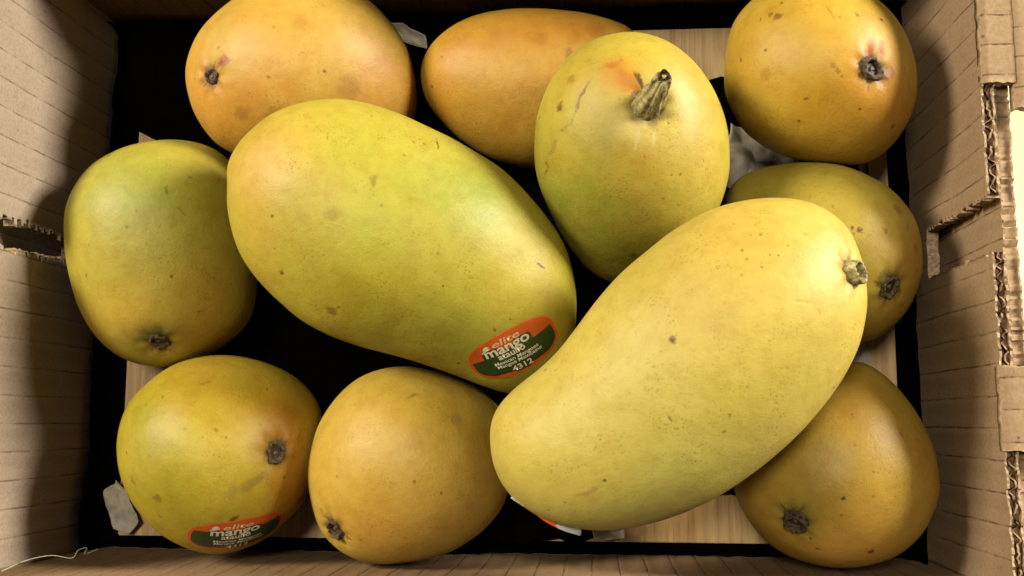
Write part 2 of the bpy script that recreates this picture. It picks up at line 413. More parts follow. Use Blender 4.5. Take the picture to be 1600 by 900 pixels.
def shade_strip(p0, p1, inward, hf, seed):
    """added black strip standing in for the shade low on a wall"""
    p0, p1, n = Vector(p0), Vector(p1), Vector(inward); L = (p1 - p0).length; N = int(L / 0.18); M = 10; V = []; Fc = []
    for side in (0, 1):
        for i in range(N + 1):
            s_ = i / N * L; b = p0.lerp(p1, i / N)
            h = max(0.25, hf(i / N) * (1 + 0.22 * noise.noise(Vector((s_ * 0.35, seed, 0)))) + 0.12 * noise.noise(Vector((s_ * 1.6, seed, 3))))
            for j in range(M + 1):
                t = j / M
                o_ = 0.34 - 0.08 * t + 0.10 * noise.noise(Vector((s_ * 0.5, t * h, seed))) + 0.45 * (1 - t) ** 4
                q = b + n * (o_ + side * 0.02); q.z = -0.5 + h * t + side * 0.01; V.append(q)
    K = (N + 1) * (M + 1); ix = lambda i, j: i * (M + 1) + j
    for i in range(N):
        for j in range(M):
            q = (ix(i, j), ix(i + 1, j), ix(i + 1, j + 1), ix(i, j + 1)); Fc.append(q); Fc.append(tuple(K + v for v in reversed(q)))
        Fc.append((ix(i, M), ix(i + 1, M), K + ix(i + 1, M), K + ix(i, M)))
    mesh("wall_base_shade", V, Fc, M_SHADE, LINER, True)  # black strip painted as wall shade, not a real fold of the sheet
shade_strip((XL, YB, 0), (XL, YT, 0), (1, 0, 0), lambda t: 1.9 - 1.0 * t, 1)
shade_strip((XR, YB, 0), (XR, YT, 0), (-1, 0, 0), lambda t: 1.7 - 0.3 * t, 2)
shade_strip((XL, YT, 0), (XR, YT, 0), (0, -1, 0), lambda t: 1.5, 3)
shade_strip((XL, YB, 0), (XR, YB, 0), (0, 1, 0), lambda t: 0.7, 4)

G = "pale paper scraps on the box floor"
for nm, pts, z, amp, lab, sd, cu in (
    ("tissue_scrap", [(1138, 196), (1160, 205), (1215, 240), (1262, 262), (1240, 300), (1140, 330), (1128, 260)], 0.45, 0.7, "grey crumpled tissue scrap showing between the stemmed mango and the top right mango", 1, 0.2),
    ("tissue_scrap", [(168, 765), (186, 748), (206, 775), (222, 815), (205, 836), (178, 828)], 0.3, 0.5, "small grey white tissue scrap on the floor left of the greenish labelled mango", 2, 0.1),
    ("tissue_scrap", [(608, 42), (632, 42), (668, 62), (672, 84), (640, 74), (612, 60)], 0.2, 0.4, "pale cream paper scrap between the two orange mangoes at the top", 3, 0.4),
    ("tissue_scrap", [(926, 826), (950, 822), (974, 826), (975, 840), (948, 842), (928, 838)], 0.4, 0.6, "small white frayed tissue scrap peeking out below the large kidney shaped mango", 6, 0.3),
    ("tissue_scrap", [(1330, 535), (1352, 534), (1358, 575), (1340, 580), (1322, 566)], 0.4, 0.5, "pale grey tissue scrap below the spotted mango by the right side", 7, 0.4),
    ("tissue_scrap", [(1338, 244), (1352, 240), (1356, 290), (1340, 290)], 0.3, 0.4, "narrow pale tissue scrap between top right mango and spotted mango", 8, 0.3)):
    crumple(nm, pts, z, amp, M_TISSUE, lab, "paper scrap", sd, n=10, curl=cu)['group'] = G

# ------------------------------------------------------------------ mangoes
def catmull(pts, per=14):
    out = []; n = len(pts)
    for i in range(n):
        p0, p1, p2, p3 = [np.array(pts[(i + k) % n], float) for k in (-1, 0, 1, 2)]
        for k in range(per):
            t = k / per
            out.append(0.5 * ((2 * p1) + (-p0 + p2) * t + (2 * p0 - 5 * p1 + 4 * p2 - p3) * t * t + (-p0 + 3 * p1 - 3 * p2 + p3) * t ** 3))
    return np.array(out)
def smooth_closed(a, it=10):
    for _ in range(it): a = 0.5 * a + 0.25 * (np.roll(a, 1, 0) + np.roll(a, -1, 0))
    return a
ROWS, SEG = 128, 168
class Mango: pass
def mango(key, outline, axis, zc, T, label, base, patches=(), marks=(), stem=None, tilt=(0, 0), lump=0.06, dimple=0.16, name="mango"):
    m = Mango(); m.key = key
    O = smooth_closed(catmull(outline), 12)
    ax = np.array(axis, float); ax /= np.linalg.norm(ax); pe = np.array([-ax[1], ax[0]])
    c = O.mean(axis=0); d = O - c; a = d @ ax; b = d @ pe
    ia, ib = int(a.argmin()), int(a.argmax()); n = len(O)
    def chain(i, j):
        k = [i]
        while k[-1] != j: k.append((k[-1] + 1) % n)
        return np.array(k)
    c1, c2 = chain(ia, ib), chain(ib, ia)[::-1]
    C = at(c[0], c[1], zc); vd = ray(c[0], c[1])
    nrm = (-vd + R @ Vector((tilt[0], tilt[1], 0))).normalized()
    def onplane(px, py):
        r = ray(px, py); return CAM + r * ((C - CAM).dot(nrm) / r.dot(nrm))
    def side(ch, av):
        aa = np.maximum.accumulate(a[ch]) + np.arange(len(ch)) * 1e-7
        return np.interp(av, aa, b[ch])
    V = []
    wmax = 0; rows = []
    for i in range(1, ROWS):
        th = math.pi * i / ROWS
        av = a[ia] + (a[ib] - a[ia]) * (1 - math.cos(th)) / 2
        p1 = c + ax * av + pe * side(c1, av); p2 = c + ax * av + pe * side(c2, av)
        P1, P2 = onplane(*p1), onplane(*p2)
        rows.append((P1, P2)); wmax = max(wmax, (P1 - P2).length / 2)
    k = T / wmax
    m.nrm = nrm; m.C = C
    A = onplane(*(c + ax * a[ia] + pe * b[ia])); B = onplane(*(c + ax * a[ib] + pe * b[ib]))
    V.append(A)
    seed = sum(ord(ch) for ch in key) * 1.37
    for (P1, P2) in rows:
        mid = (P1 + P2) / 2; hv = (P1 - P2) / 2; hw = hv.length
        for j in range(SEG):
            t = 2 * math.pi * j / SEG
            V.append(mid + hv * math.cos(t) + nrm * (hw * k * math.sin(t)))
    V.append(B)
    V = np.array([tuple(v) for v in V]); cen = V.mean(axis=0)
    Fc = []
    for j in range(SEG): Fc.append((0, 1 + (j + 1) % SEG, 1 + j))
    for i in range(ROWS - 2):
        r0 = 1 + i * SEG; r1 = r0 + SEG
        for j in range(SEG):
            j2 = (j + 1) % SEG
            Fc.append((r0 + j, r0 + j2, r1 + j2, r1 + j))
    r0 = 1 + (ROWS - 2) * SEG; L = len(V) - 1
    for j in range(SEG): Fc.append((r0 + j, r0 + (j + 1) % SEG, L))
    # gentle lumps
    for q in range(len(V)):
        v = Vector(V[q]); dr = (v - Vector(cen)).normalized()
        V[q] += np.array(dr) * (lump * noise.noise(v * 0.33 + Vector((seed, 0, 0))) + lump * 0.22 * noise.noise(v * 1.1 + Vector((0, seed, 0))))
    bv = BVHTree.FromPolygons([tuple(v) for v in V], Fc)
    def hit(px, py, bv=bv):
        h = bv.ray_cast(CAM, ray(px, py))
        if h[0] is None:
            h = bv.find_nearest(onplane(px, py))
        nn = h[1]
        if nn.dot(ray(px, py)) > 0: nn = -nn
        return h[0], nn
    st = None
    if stem:
        sp, sn = hit(stem['px'][0], stem['px'][1])
        dp = stem.get('dimple', dimple); dr = stem.get('dr', 0.62)
        D = V - np.array(sp); rr = np.linalg.norm(D, axis=1)
        V -= np.array(sn)[None, :] * (dp * np.exp(-(rr / dr) ** 2))[:, None]
        ang = np.arctan2(D @ np.array(sn.orthogonal().normalized()), D @ np.array(sn.cross(sn.orthogonal()).normalized()))
        V += np.array(sn)[None, :] * (0.03 * np.sin(ang * 7 + seed) * np.exp(-((rr - 0.55) / 0.3) ** 2))[:, None]
        bv = BVHTree.FromPolygons([tuple(v) for v in V], Fc)
        m.hit = lambda px, py, bv=bv: hit(px, py, bv)
        sp2 = bv.find_nearest(sp)[0]; st = (sp2, sn)
    else: m.hit = lambda px, py: hit(px, py)
    m.bv = bv; m.V = V; m.F = Fc
    m.zmin, m.zmax = V[:, 2].min(), V[:, 2].max()
    # skin colours (true colour of the peel)
    colr = np.tile(np.array(lin(*base)), (len(V), 1))
    nn1 = np.array([noise.noise(Vector(v) * 0.55 + Vector((seed, 3, 1))) for v in V])
    nn2 = np.array([noise.noise(Vector(v) * 1.5 + Vector((seed, 7, 1))) for v in V])
    for (px, py, rad, cc, stg) in patches:
        p, _ = m.hit(px, py); rc = rad * (p - CAM).length / F
        dd = np.linalg.norm(V - np.array(p), axis=1) / rc
        dd = dd * (1 + 0.35 * nn1 + 0.25 * nn2)
        f = (stg * np.exp(-dd ** 2 * 1.1))[:, None]
        colr = colr * (1 - f) + np.array(lin(*cc)) * f
    if st:
        dd = np.linalg.norm(V - np.array(st[0]), axis=1) / stem.get('halo_r', 0.55) * (1 + 0.5 * nn2)
        f = (stem.get('halo_s', 0.6) * np.exp(-dd ** 2))[:, None]
        colr = colr * (1 - f) + np.array(lin(*stem.get('halo', (150, 150, 70)))) * f
    bottom = Vector((cen[0], cen[1], m.zmin))
    root = thing(name, label, "mango", bottom, "ripe mangoes in the cardboard box"); m.root = root
    org = tuple(cen)
    mk = []
    if st:
        rs = stem.get('r', 0.3); rg = random.Random(seed); up = st[1].orthogonal().normalized(); vp = st[1].cross(up)
        mk.append((st[0], None, rs * 1.7, rs * 1.7, lin(104, 78, 40), .45)); mk.append((st[0], None, rs * 1.3, rs * 1.3, lin(48, 32, 18), .85))
        for _ in range(3):
            a_ = rg.uniform(0, 6.28); dv = up * math.cos(a_) + vp * math.sin(a_)
            mk.append((st[0] + dv * rs * 1.5, dv, rs * rg.uniform(.4, .9), rs * .22, lin(92, 56, 28), .6))
    for q in marks:
        if len(q) == 5:          # round: px,py,r,colour,strength
            p, _ = m.hit(q[0], q[1]); s_ = (p - CAM).length / F
            mk.append((p, None, q[2] * s_, q[2] * s_, lin(*q[3]), q[4]))
        else:                    # streak: x1,y1,x2,y2,width,colour,strength
            p, _ = m.hit(q[0], q[1]); p2, _ = m.hit(q[2], q[3]); s_ = (p - CAM).length / F
            mk.append(((p + p2) / 2, (p2 - p).normalized(), (p2 - p).length / 2 + 0.02, q[4] * s_, lin(*q[5]), q[6]))
    body = mesh("skin", V, Fc, skin_material("mango_skin_" + key, mk, org), root, True, origin=org)
    at_ = body.data.color_attributes.new(name='skin', type='FLOAT_COLOR', domain='POINT')
    at_.data.foreach_set('color', np.concatenate([colr, np.ones((len(V), 1))], axis=1).ravel())
    m.body = body
    if st: build_stem(root, st[0], st[1], stem, seed)
    return m

def build_stem(root, p, n, s, seed):
    r = s.get('r', 0.3); h = s.get('h', 0.2); mat = s.get('mat', M_STEM)
    lean = Vector(s.get('lean', (0, 0, 0)))
    u = n.orthogonal().normalized(); v = n.cross(u)
    prof = s.get('prof') or [(1.2, -0.25), (1.16, 0.15), (1.08, 0.55), (1.02, 0.95), (0.92, 1.12), (0.80, 1.05), (0.70, 0.7), (0.62, 0.2)]
    NS = 56; V = []; Fc = []
    for i, (pr, ph) in enumerate(prof):
        for k in range(NS):
            a = 2 * math.pi * k / NS
            lob = 1 + 0.10 * math.cos(2 * (a + seed)) + 0.03 * math.sin(5 * a + seed + ph * 5) + 0.24 * noise.noise(Vector((math.cos(a) * 1.6, math.sin(a) * 1.6, ph * (h / 0.22) + seed * 3.1)))
            hh = h * ph + r * 0.22 * noise.noise(Vector((math.cos(a) * 2.6, math.sin(a) * 2.6, seed + ph))) * (1 if ph > 0.3 else 0)
            q = p + (u * math.cos(a) + v * math.sin(a)) * (r * pr * lob) + n * hh + lean * max(0, ph) ** 1.3
            V.append(q)
    for i in range(len(prof) - 1):
        for k in range(NS):
            k2 = (k + 1) % NS; Fc.append((i * NS + k, i * NS + k2, (i + 1) * NS + k2, (i + 1) * NS + k))
    o = mesh("stem", V, Fc, mat, root, True)
    # sunken scar with a small raised core
    pr, ph = prof[-1]; V2 = []; F2 = []
    rings = [(1.12, 0.0), (0.8, -0.10), (0.5, -0.16), (0.36, -0.02), (0.28, 0.06), (0.12, 0.04)]
    for (rr, dz) in rings:
        for k in range(28):
            a = 2 * math.pi * k / 28
            w_ = 1 + 0.2 * math.sin(3 * a + seed * 2 + rr * 4)
            V2.append(p + (u * math.cos(a) + v * math.sin(a)) * (r * pr * rr * w_) + n * (h * ph + dz * r * 1.3) + lean * ph ** 1.3)
    V2.append(p + n * (h * ph + 0.04 * r) + lean * ph ** 1.3)
    mi = []
    for i in range(len(rings) - 1):
        for k in range(28):
            k2 = (k + 1) % 28; F2.append((i * 28 + k, i * 28 + k2, (i + 1) * 28 + k2, (i + 1) * 28 + k)); mi.append(1 if i >= 3 else 0)
    b = (len(rings) - 1) * 28
    for k in range(28): F2.append((b + k, b + (k + 1) % 28, len(V2) - 1)); mi.append(1)
    mesh("stem_scar", V2, F2, None, o, True, mats=[s.get('scar', M_SCAR), s.get('core', M_CORE)], midx=mi)

DK = (74, 44, 20); BR = (140, 86, 34); RD = (170, 84, 34); GN = (150, 158, 52); OR = (238, 158, 44); YE = (240, 200, 72); OL = (176, 164, 62)
MG = {}
MG['a'] = mango('a', [(290, 120), (296, 80), (318, 40), (355, 5), (400, -22), (450, -35), (510, -32), (560, -10), (600, 25), (630, 65), (646, 110), (651, 150), (648, 184), (628, 214), (585, 240), (520, 257), (450, 262), (400, 255), (370, 243), (340, 225), (315, 195), (298, 160)],
    (1, 0.12), 3.9, 3.5, "plump orange mango with purplish brown stem scar and red streak, in the upper left", (226, 182, 92),
    [(480, 60, 130, (226, 174, 90), .8), (340, 190, 90, (236, 146, 52), .7), (640, 150, 60, (214, 122, 50), .8), (560, 200, 90, (206, 138, 62), .7), (300, 100, 50, (238, 168, 70), .5), (400, 20, 60, (236, 170, 66), .5)],
    [(348, 96, 12, RD, .75), (338, 106, 356, 90, 4, (176, 84, 40), .8), (328, 120, 20, (150, 92, 40), .45), (419, 121, 4, BR, .6), (378, 178, 14, (170, 112, 46), .55), (410, 185, 440, 165, 8, (186, 124, 52), .5), (545, 136, 22, (176, 120, 56), .5), (341, 75, 4, BR, .4), (304, 122, 3, BR, .5), (470, 35, 15, (196, 136, 60), .3)],
    dict(px=(328, 119), r=0.27, h=0.10, halo=(120, 76, 40), halo_r=0.42, halo_s=.75, core=M_CORE, dimple=0.12))
MG['e'] = mango('e', [(657, 120), (662, 90), (680, 62), (710, 38), (750, 22), (800, 14), (850, 13), (910, 20), (960, 33), (988, 48), (1000, 80), (985, 135), (950, 190), (900, 235), (865, 255), (835, 262), (800, 257), (760, 243), (715, 215), (685, 185), (665, 155)],
    (1, 0.05), 2.75, 2.65, "smooth orange brown mango lying behind the mango with the long stem", (206, 160, 66),
    [(720, 100, 80, (232, 164, 60), .7), (860, 30, 90, (198, 120, 44), .7), (760, 210, 80, (190, 142, 54), .6), (690, 170, 50, (206, 140, 46), .6)],
    [(890, 85, 10, BR, .5), (780, 60, 26, (206, 136, 56), .4), (930, 45, 20, (176, 100, 40), .4), (690, 90, 2.5, BR, .6), (845, 60, 14, (180, 120, 46), .4)], None)
MG['f'] = mango('f', [(1132, 110), (1135, 75), (1147, 35), (1170, 5), (1205, -20), (1255, -36), (1305, -33), (1350, -15), (1390, 18), (1415, 55), (1430, 95), (1434, 130), (1428, 170), (1408, 210), (1380, 240), (1345, 257), (1300, 257), (1250, 250), (1205, 233), (1165, 205), (1143, 170), (1133, 140)],
    (1, 0.1), 4.4, 3.8, "round golden orange mango with dark stem scar and red sap stain, top right corner", (226, 182, 76),
    [(1280, 60, 110, (232, 180, 74), .7), (1395, 170, 60, (228, 142, 48), .8), (1400, 40, 50, (176, 140, 50), .6), (1160, 80, 60, (200, 150, 54), .6), (1290, 170, 70, (226, 164, 50), .6), (1370, 110, 50, (232, 146, 62), .6)],
    [(1365, 62, 1352, 92, 8, (190, 90, 40), .75), (1377, 65, 1378, 88, 5, (186, 80, 34), .6), (1390, 114, 10, (150, 62, 28), .7), (1215, 25, 8, BR, .75), (1202, 22, 5, BR, .65), (1308, 110, 6, BR, .6), (1302, 102, 4, BR, .5), (1316, 118, 3, BR, .5), (1255, 154, 1264, 154, 2.5, DK, .6), (1345, 170, 3, DK, .7), (1377, 30, 3.5, DK, .8), (1339, 23, 3, DK, .6), (1158, 94, 4, DK, .6), (1396, 196, 6, (110, 60, 26), .7), (1190, 26, 1187, 34, 2, DK, .5), (1290, 10, 1306, 30, 2, BR, .4), (1195, 115, 12, (186, 126, 44), .5)],
    dict(px=(1366, 106), r=0.37, h=0.16, mat=M_STEMD, halo=(150, 130, 60), halo_r=0.5, halo_s=.6))
MG['g'] = mango('g', [(1132, 320), (1143, 292), (1165, 272), (1200, 260), (1250, 253), (1295, 254), (1340, 266), (1385, 290), (1415, 320), (1434, 355), (1442, 395), (1440, 430), (1428, 465), (1408, 495), (1380, 520), (1348, 532), (1300, 530), (1240, 503), (1190, 455), (1150, 390)],
    (0.8, 0.6), 3.6, 3.5, "olive yellow mango with two brown spots half hidden behind the kidney shaped mango", (200, 176, 80),
    [(1240, 280, 110, (178, 166, 72), .85), (1330, 320, 70, (196, 172, 78), .6), (1425, 400, 50, (216, 144, 60), .8), (1400, 490, 50, (206, 144, 66), .7), (1395, 380, 40, (222, 176, 86), .6)],
    [(1345, 359, 5.5, DK, .85), (1331, 356, 3.5, DK, .75), (1335, 365, 2.5, BR, .6), (1404, 328, 10, BR, .55), (1418, 356, 5, BR, .5), (1431, 390, 8, BR, .55), (1384, 361, 5, BR, .5), (1303, 323, 3, BR, .5), (1380, 430, 10, (96, 104, 60), .6), (1405, 455, 6, (60, 50, 30), .6), (1412, 495, 4, BR, .4)],
    dict(px=(1394, 450), r=0.36, h=0.12, mat=M_STEMD, halo=(132, 128, 66), halo_r=0.75, halo_s=.75))
MG['d'] = mango('d', [(245, 221), (285, 220), (320, 228), (350, 245), (372, 270), (388, 305), (397, 350), (402, 400), (402, 440), (397, 480), (385, 507), (360, 533), (325, 556), (280, 570), (240, 572), (200, 563), (165, 541), (135, 505), (115, 460), (103, 410), (100, 360), (104, 320), (120, 285), (145, 257), (180, 237), (212, 226)],
    (0.05, 1), 3.8, 3.6, "green topped mango with stem scar at its lower end, against the left wall", (206, 188, 80),
    [(230, 280, 150, (160, 170, 72), .95), (330, 290, 70, (178, 160, 52), .6), (210, 490, 60, (232, 186, 84), .8), (330, 480, 80, (226, 172, 64), .7), (340, 540, 50, (224, 150, 54), .7), (180, 400, 60, (200, 178, 80), .5), (150, 520, 50, (222, 160, 62), .6), (260, 370, 50, (176, 172, 72), .5)],
    [(260, 290, 262, 305, 3, (120, 110, 40), .5), (275, 322, 292, 338, 2, (120, 90, 40), .4), (297, 277, 3, DK, .6), (200, 355, 3, DK, .5), (135, 430, 3, BR, .6), (232, 492, 228, 520, 6, (206, 170, 84), .3), (246, 522, 26, (150, 150, 84), .45), (342, 282, 3, BR, .4)],
    dict(px=(248, 539), r=0.34, h=0.14, halo=(120, 124, 70), halo_r=0.75, halo_s=.85, dimple=0.25, dr=0.8, mat=M_STEM))
MG['h'] = mango('h', [(184, 690), (192, 650), (210, 618), (240, 590), (275, 568), (320, 556), (370, 556), (420, 568), (460, 588), (490, 618), (505, 655), (507, 692), (500, 730), (482, 770), (455, 806), (420, 838), (380, 858), (340, 865), (300, 859), (260, 840), (225, 810), (200, 775), (186, 732)],
    (1, -0.3), 3.7, 3.7, "greenish yellow mango with orange patch and a label on its lower side, bottom left", (204, 178, 54),
    [(240, 660, 120, (168, 166, 52), .85), (280, 790, 90, (160, 152, 44), .8), (450, 650, 60, (226, 150, 46), .8), (460, 760, 60, (228, 140, 40), .9), (320, 600, 90, (208, 168, 44), .6), (440, 700, 40, (232, 154, 62), .7), (340, 760, 60, (190, 170, 60), .6), (330, 570, 60, (180, 140, 36), .5), (215, 800, 50, (140, 128, 40), .6)],
    [(420, 735, 375, 765, 9, (150, 122, 74), .55), (375, 765, 345, 775, 10, (160, 140, 80), .4), (335, 671, 5, (140, 112, 30), .65), (254, 620, 3, DK, .7), (246, 779, 8, (128, 94, 34), .6), (205, 785, 212, 800, 5, DK, .6), (365, 812, 7, DK, .7), (352, 684, 2.5, DK, .5), (310, 601, 330, 596, 3, BR, .4), (445, 745, 3, DK, .6), (213, 760, 203, 742, 4, BR, .5), (250, 808, 5, BR, .6)],
    dict(px=(434, 707), r=0.36, h=0.10, halo=(110, 92, 44), halo_r=0.6, halo_s=.8, mat=M_STEMD))
MG['i'] = mango('i', [(482, 742), (487, 700), (500, 660), (525, 622), (560, 592), (600, 577), (640, 574), (690, 583), (735, 602), (770, 628), (790, 658), (798, 700), (798, 745), (788, 785), (768, 815), (738, 842), (700, 864), (650, 878), (600, 882), (560, 874), (525, 855), (500, 825), (487, 785)],
    (0.75, -0.65), 3.6, 3.5, "pale golden mango with stem scar at its lower left end, bottom centre", (228, 186, 92),
    [(700, 640, 90, (196, 160, 58), .7), (620, 600, 80, (194, 158, 58), .6), (560, 700, 80, (232, 184, 80), .5), (700, 800, 80, (234, 176, 88), .7), (600, 850, 70, (226, 160, 76), .7), (780, 720, 50, (204, 146, 58), .6), (510, 760, 60, (230, 176, 72), .6)],
    [(712, 657, 12, (150, 120, 84), .45), (635, 622, 655, 616, 3, BR, .5), (648, 754, 3, BR, .6), (502, 797, 3, DK, .7), (685, 637, 2.5, BR, .5), (725, 820, 720, 828, 2, BR, .5), (527, 744, 3, BR, .5), (713, 740, 2, BR, .4)],
    dict(px=(520, 829), r=0.36, h=0.16, halo=(130, 90, 46), halo_r=0.5, halo_s=.6))
MG['j'] = mango('j', [(1325, 565), (1360, 572), (1395, 598), (1430, 643), (1455, 690), (1467, 740), (1466, 780), (1450, 820), (1425, 850), (1390, 872), (1340, 885), (1290, 884), (1240, 871), (1200, 847), (1170, 812), (1150, 775), (1144, 735), (1158, 680), (1200, 620), (1260, 580)],
    (0.6, -0.8), 3.9, 3.7, "dull golden brown mango with green ringed stem scar, bottom right corner", (206, 170, 78),
    [(1330, 620, 80, (178, 138, 56), .8), (1440, 720, 60, (208, 148, 72), .7), (1330, 860, 90, (222, 160, 86), .8), (1200, 720, 70, (196, 160, 62), .6), (1350, 740, 70, (216, 172, 70), .5), (1180, 800, 50, (210, 156, 68), .6), (1250, 800, 36, (168, 168, 78), .7)],
    [(1317, 777, 3.5, DK, .8), (1360, 862, 7, (110, 60, 34), .8), (1315, 804, 2.5, DK, .6), (1277, 857, 3.5, DK, .6), (1267, 842, 3, DK, .6), (1288, 622, 8, (120, 60, 36), .5), (1332, 648, 2.5, DK, .5), (1407, 678, 3, BR, .5), (1345, 876, 1320, 878, 3, BR, .5), (1230, 872, 3, BR, .5), (1366, 737, 2, DK, .5)],
    dict(px=(1241, 815), r=0.36, h=0.28, halo=(140, 148, 66), halo_r=0.62, halo_s=.8, lean=(0.05, -0.04, 0)))
MG['c'] = mango('c', [(836, 240), (838, 190), (850, 150), (872, 110), (905, 78), (945, 59), (985, 53), (1025, 60), (1065, 80), (1100, 115), (1125, 160), (1138, 205), (1140, 250), (1133, 290), (1115, 328), (1085, 368), (1045, 405), (1005, 427), (965, 434), (940, 426), (912, 404), (888, 372), (866, 335), (848, 296), (839, 268)],
    (0.1, 1), 5.9, 3.5, "yellow green mango standing upright with a long knobbly stem stub and orange bruise", (214, 192, 86),
    [(890, 330, 120, (136, 152, 52), .95), (970, 390, 90, (132, 134, 46), .9), (880, 230, 60, (186, 172, 58), .7), (1080, 130, 60, (224, 190, 92), .7), (1010, 250, 60, (214, 170, 70), .6), (960, 80, 60, (208, 180, 66), .5), (1100, 260, 60, (226, 194, 96), .6), (945, 220, 30, (176, 168, 92), .5), (900, 130, 50, (222, 180, 70), .5), (1040, 230, 30, (236, 206, 130), .5)],
    [(968, 114, 36, (228, 164, 62), .8), (960, 106, 1002, 150, 18, (208, 132, 46), .8), (992, 110, 1003, 136, 4, (100, 56, 18), .8), (940, 104, 975, 98, 9, (216, 140, 56), .75), (1000, 118, 1004, 140, 4, (110, 56, 20), .8), (985, 155, 1000, 140, 6, (110, 66, 26), .75), (945, 105, 965, 100, 6, (206, 130, 52), .6), (966, 88, 978, 102, 3, (180, 130, 60), .5), (874, 167, 8, (120, 72, 26), .8), (893, 124, 9, (178, 132, 50), .6), (903, 160, 916, 135, 3, BR, .55), (850, 275, 893, 190, 7, (140, 92, 34), .85), (893, 190, 925, 120, 4.5, (146, 98, 38), .7), (862, 250, 868, 215, 7, (170, 130, 50), .5), (852, 315, 858, 262, 6, (104, 84, 34), .65), (1000, 200, 990, 236, 4, (236, 218, 160), .45), (1018, 200, 1026, 240, 4, (236, 218, 160), .45), (940, 200, 955, 232, 12, (168, 166, 96), .2), (990, 190, 26, (226, 202, 140), .35), (1050, 273, 3, BR, .6), (1045, 192, 3, DK, .6), (960, 305, 985, 318, 2, (130, 110, 40), .5), (990, 400, 9, (80, 66, 26), .6), (1060, 320, 3, BR, .4), (925, 180, 940, 180, 3, (200, 150, 60), .4)],
    dict(px=(1012, 165), r=0.45, h=1.05, mat=M_STEMP, halo=(214, 190, 130), halo_r=0.85, halo_s=.6, lean=R @ Vector((0.35, 0.75, 0.0)), scar=M_STEM, core=M_STEMP,
         dimple=0.28, dr=0.75, prof=[(1.05, -0.15), (1.02, 0.05), (0.93, 0.18), (0.95, 0.32), (0.84, 0.46), (0.80, 0.6), (0.64, 0.72), (0.68, 0.82), (0.60, 0.94), (0.42, 1.0)]), tilt=(0, -0.45))
MG['b'] = mango('b', [(355, 290), (356, 262), (368, 235), (395, 205), (430, 178), (470, 161), (520, 155), (570, 162), (620, 178), (680, 205), (740, 235), (790, 270), (830, 310), (865, 355), (888, 400), (899, 445), (900, 490), (891, 533), (875, 565), (850, 595), (820, 612), (790, 613), (755, 603), (720, 589), (680, 575), (620, 555), (560, 538), (500, 515), (455, 485), (410, 445), (380, 405), (363, 360), (356, 325)],
    (0.87, 0.48), 6.6, 3.5, "large yellow green mango with a label near its tip, left of centre on top", (206, 192, 74),
    [(405, 250, 100, (236, 182, 92), .95), (400, 370, 70, (222, 182, 74), .7), (560, 220, 70, (196, 188, 74), .7), (740, 310, 110, (170, 184, 82), .85), (560, 360, 100, (186, 190, 72), .7), (480, 300, 60, (186, 170, 56), .5), (720, 520, 90, (150, 162, 54), .85), (820, 580, 60, (150, 150, 50), .7), (850, 420, 60, (190, 178, 60), .6), (540, 470, 80, (198, 172, 48), .6), (780, 430, 60, (202, 182, 70), .5), (640, 430, 60, (188, 172, 58), .5), (660, 560, 50, (176, 160, 46), .5), (880, 500, 40, (196, 170, 46), .6)],
    [(440, 426, 5, (104, 60, 28), .85), (517, 486, 12, (160, 104, 36), .7), (530, 480, 5, (150, 96, 34), .6), (583, 281, 10, (150, 118, 44), .55), (683, 216, 684, 234, 2, (90, 70, 24), .8), (838, 409, 852, 420, 2.5, (90, 60, 20), .85), (693, 446, 2.5, DK, .6), (797, 498, 2.5, BR, .7), (717, 568, 3, DK, .7), (645, 221, 3, BR, .5), (655, 217, 2, DK, .5), (430, 388, 2, DK, .6), (518, 335, 14, (160, 126, 40), .4), (545, 225, 2, BR, .4), (768, 334, 2, BR, .4), (855, 368, 2, BR, .4), (366, 290, 3, BR, .4)],
    None, lump=0.09)
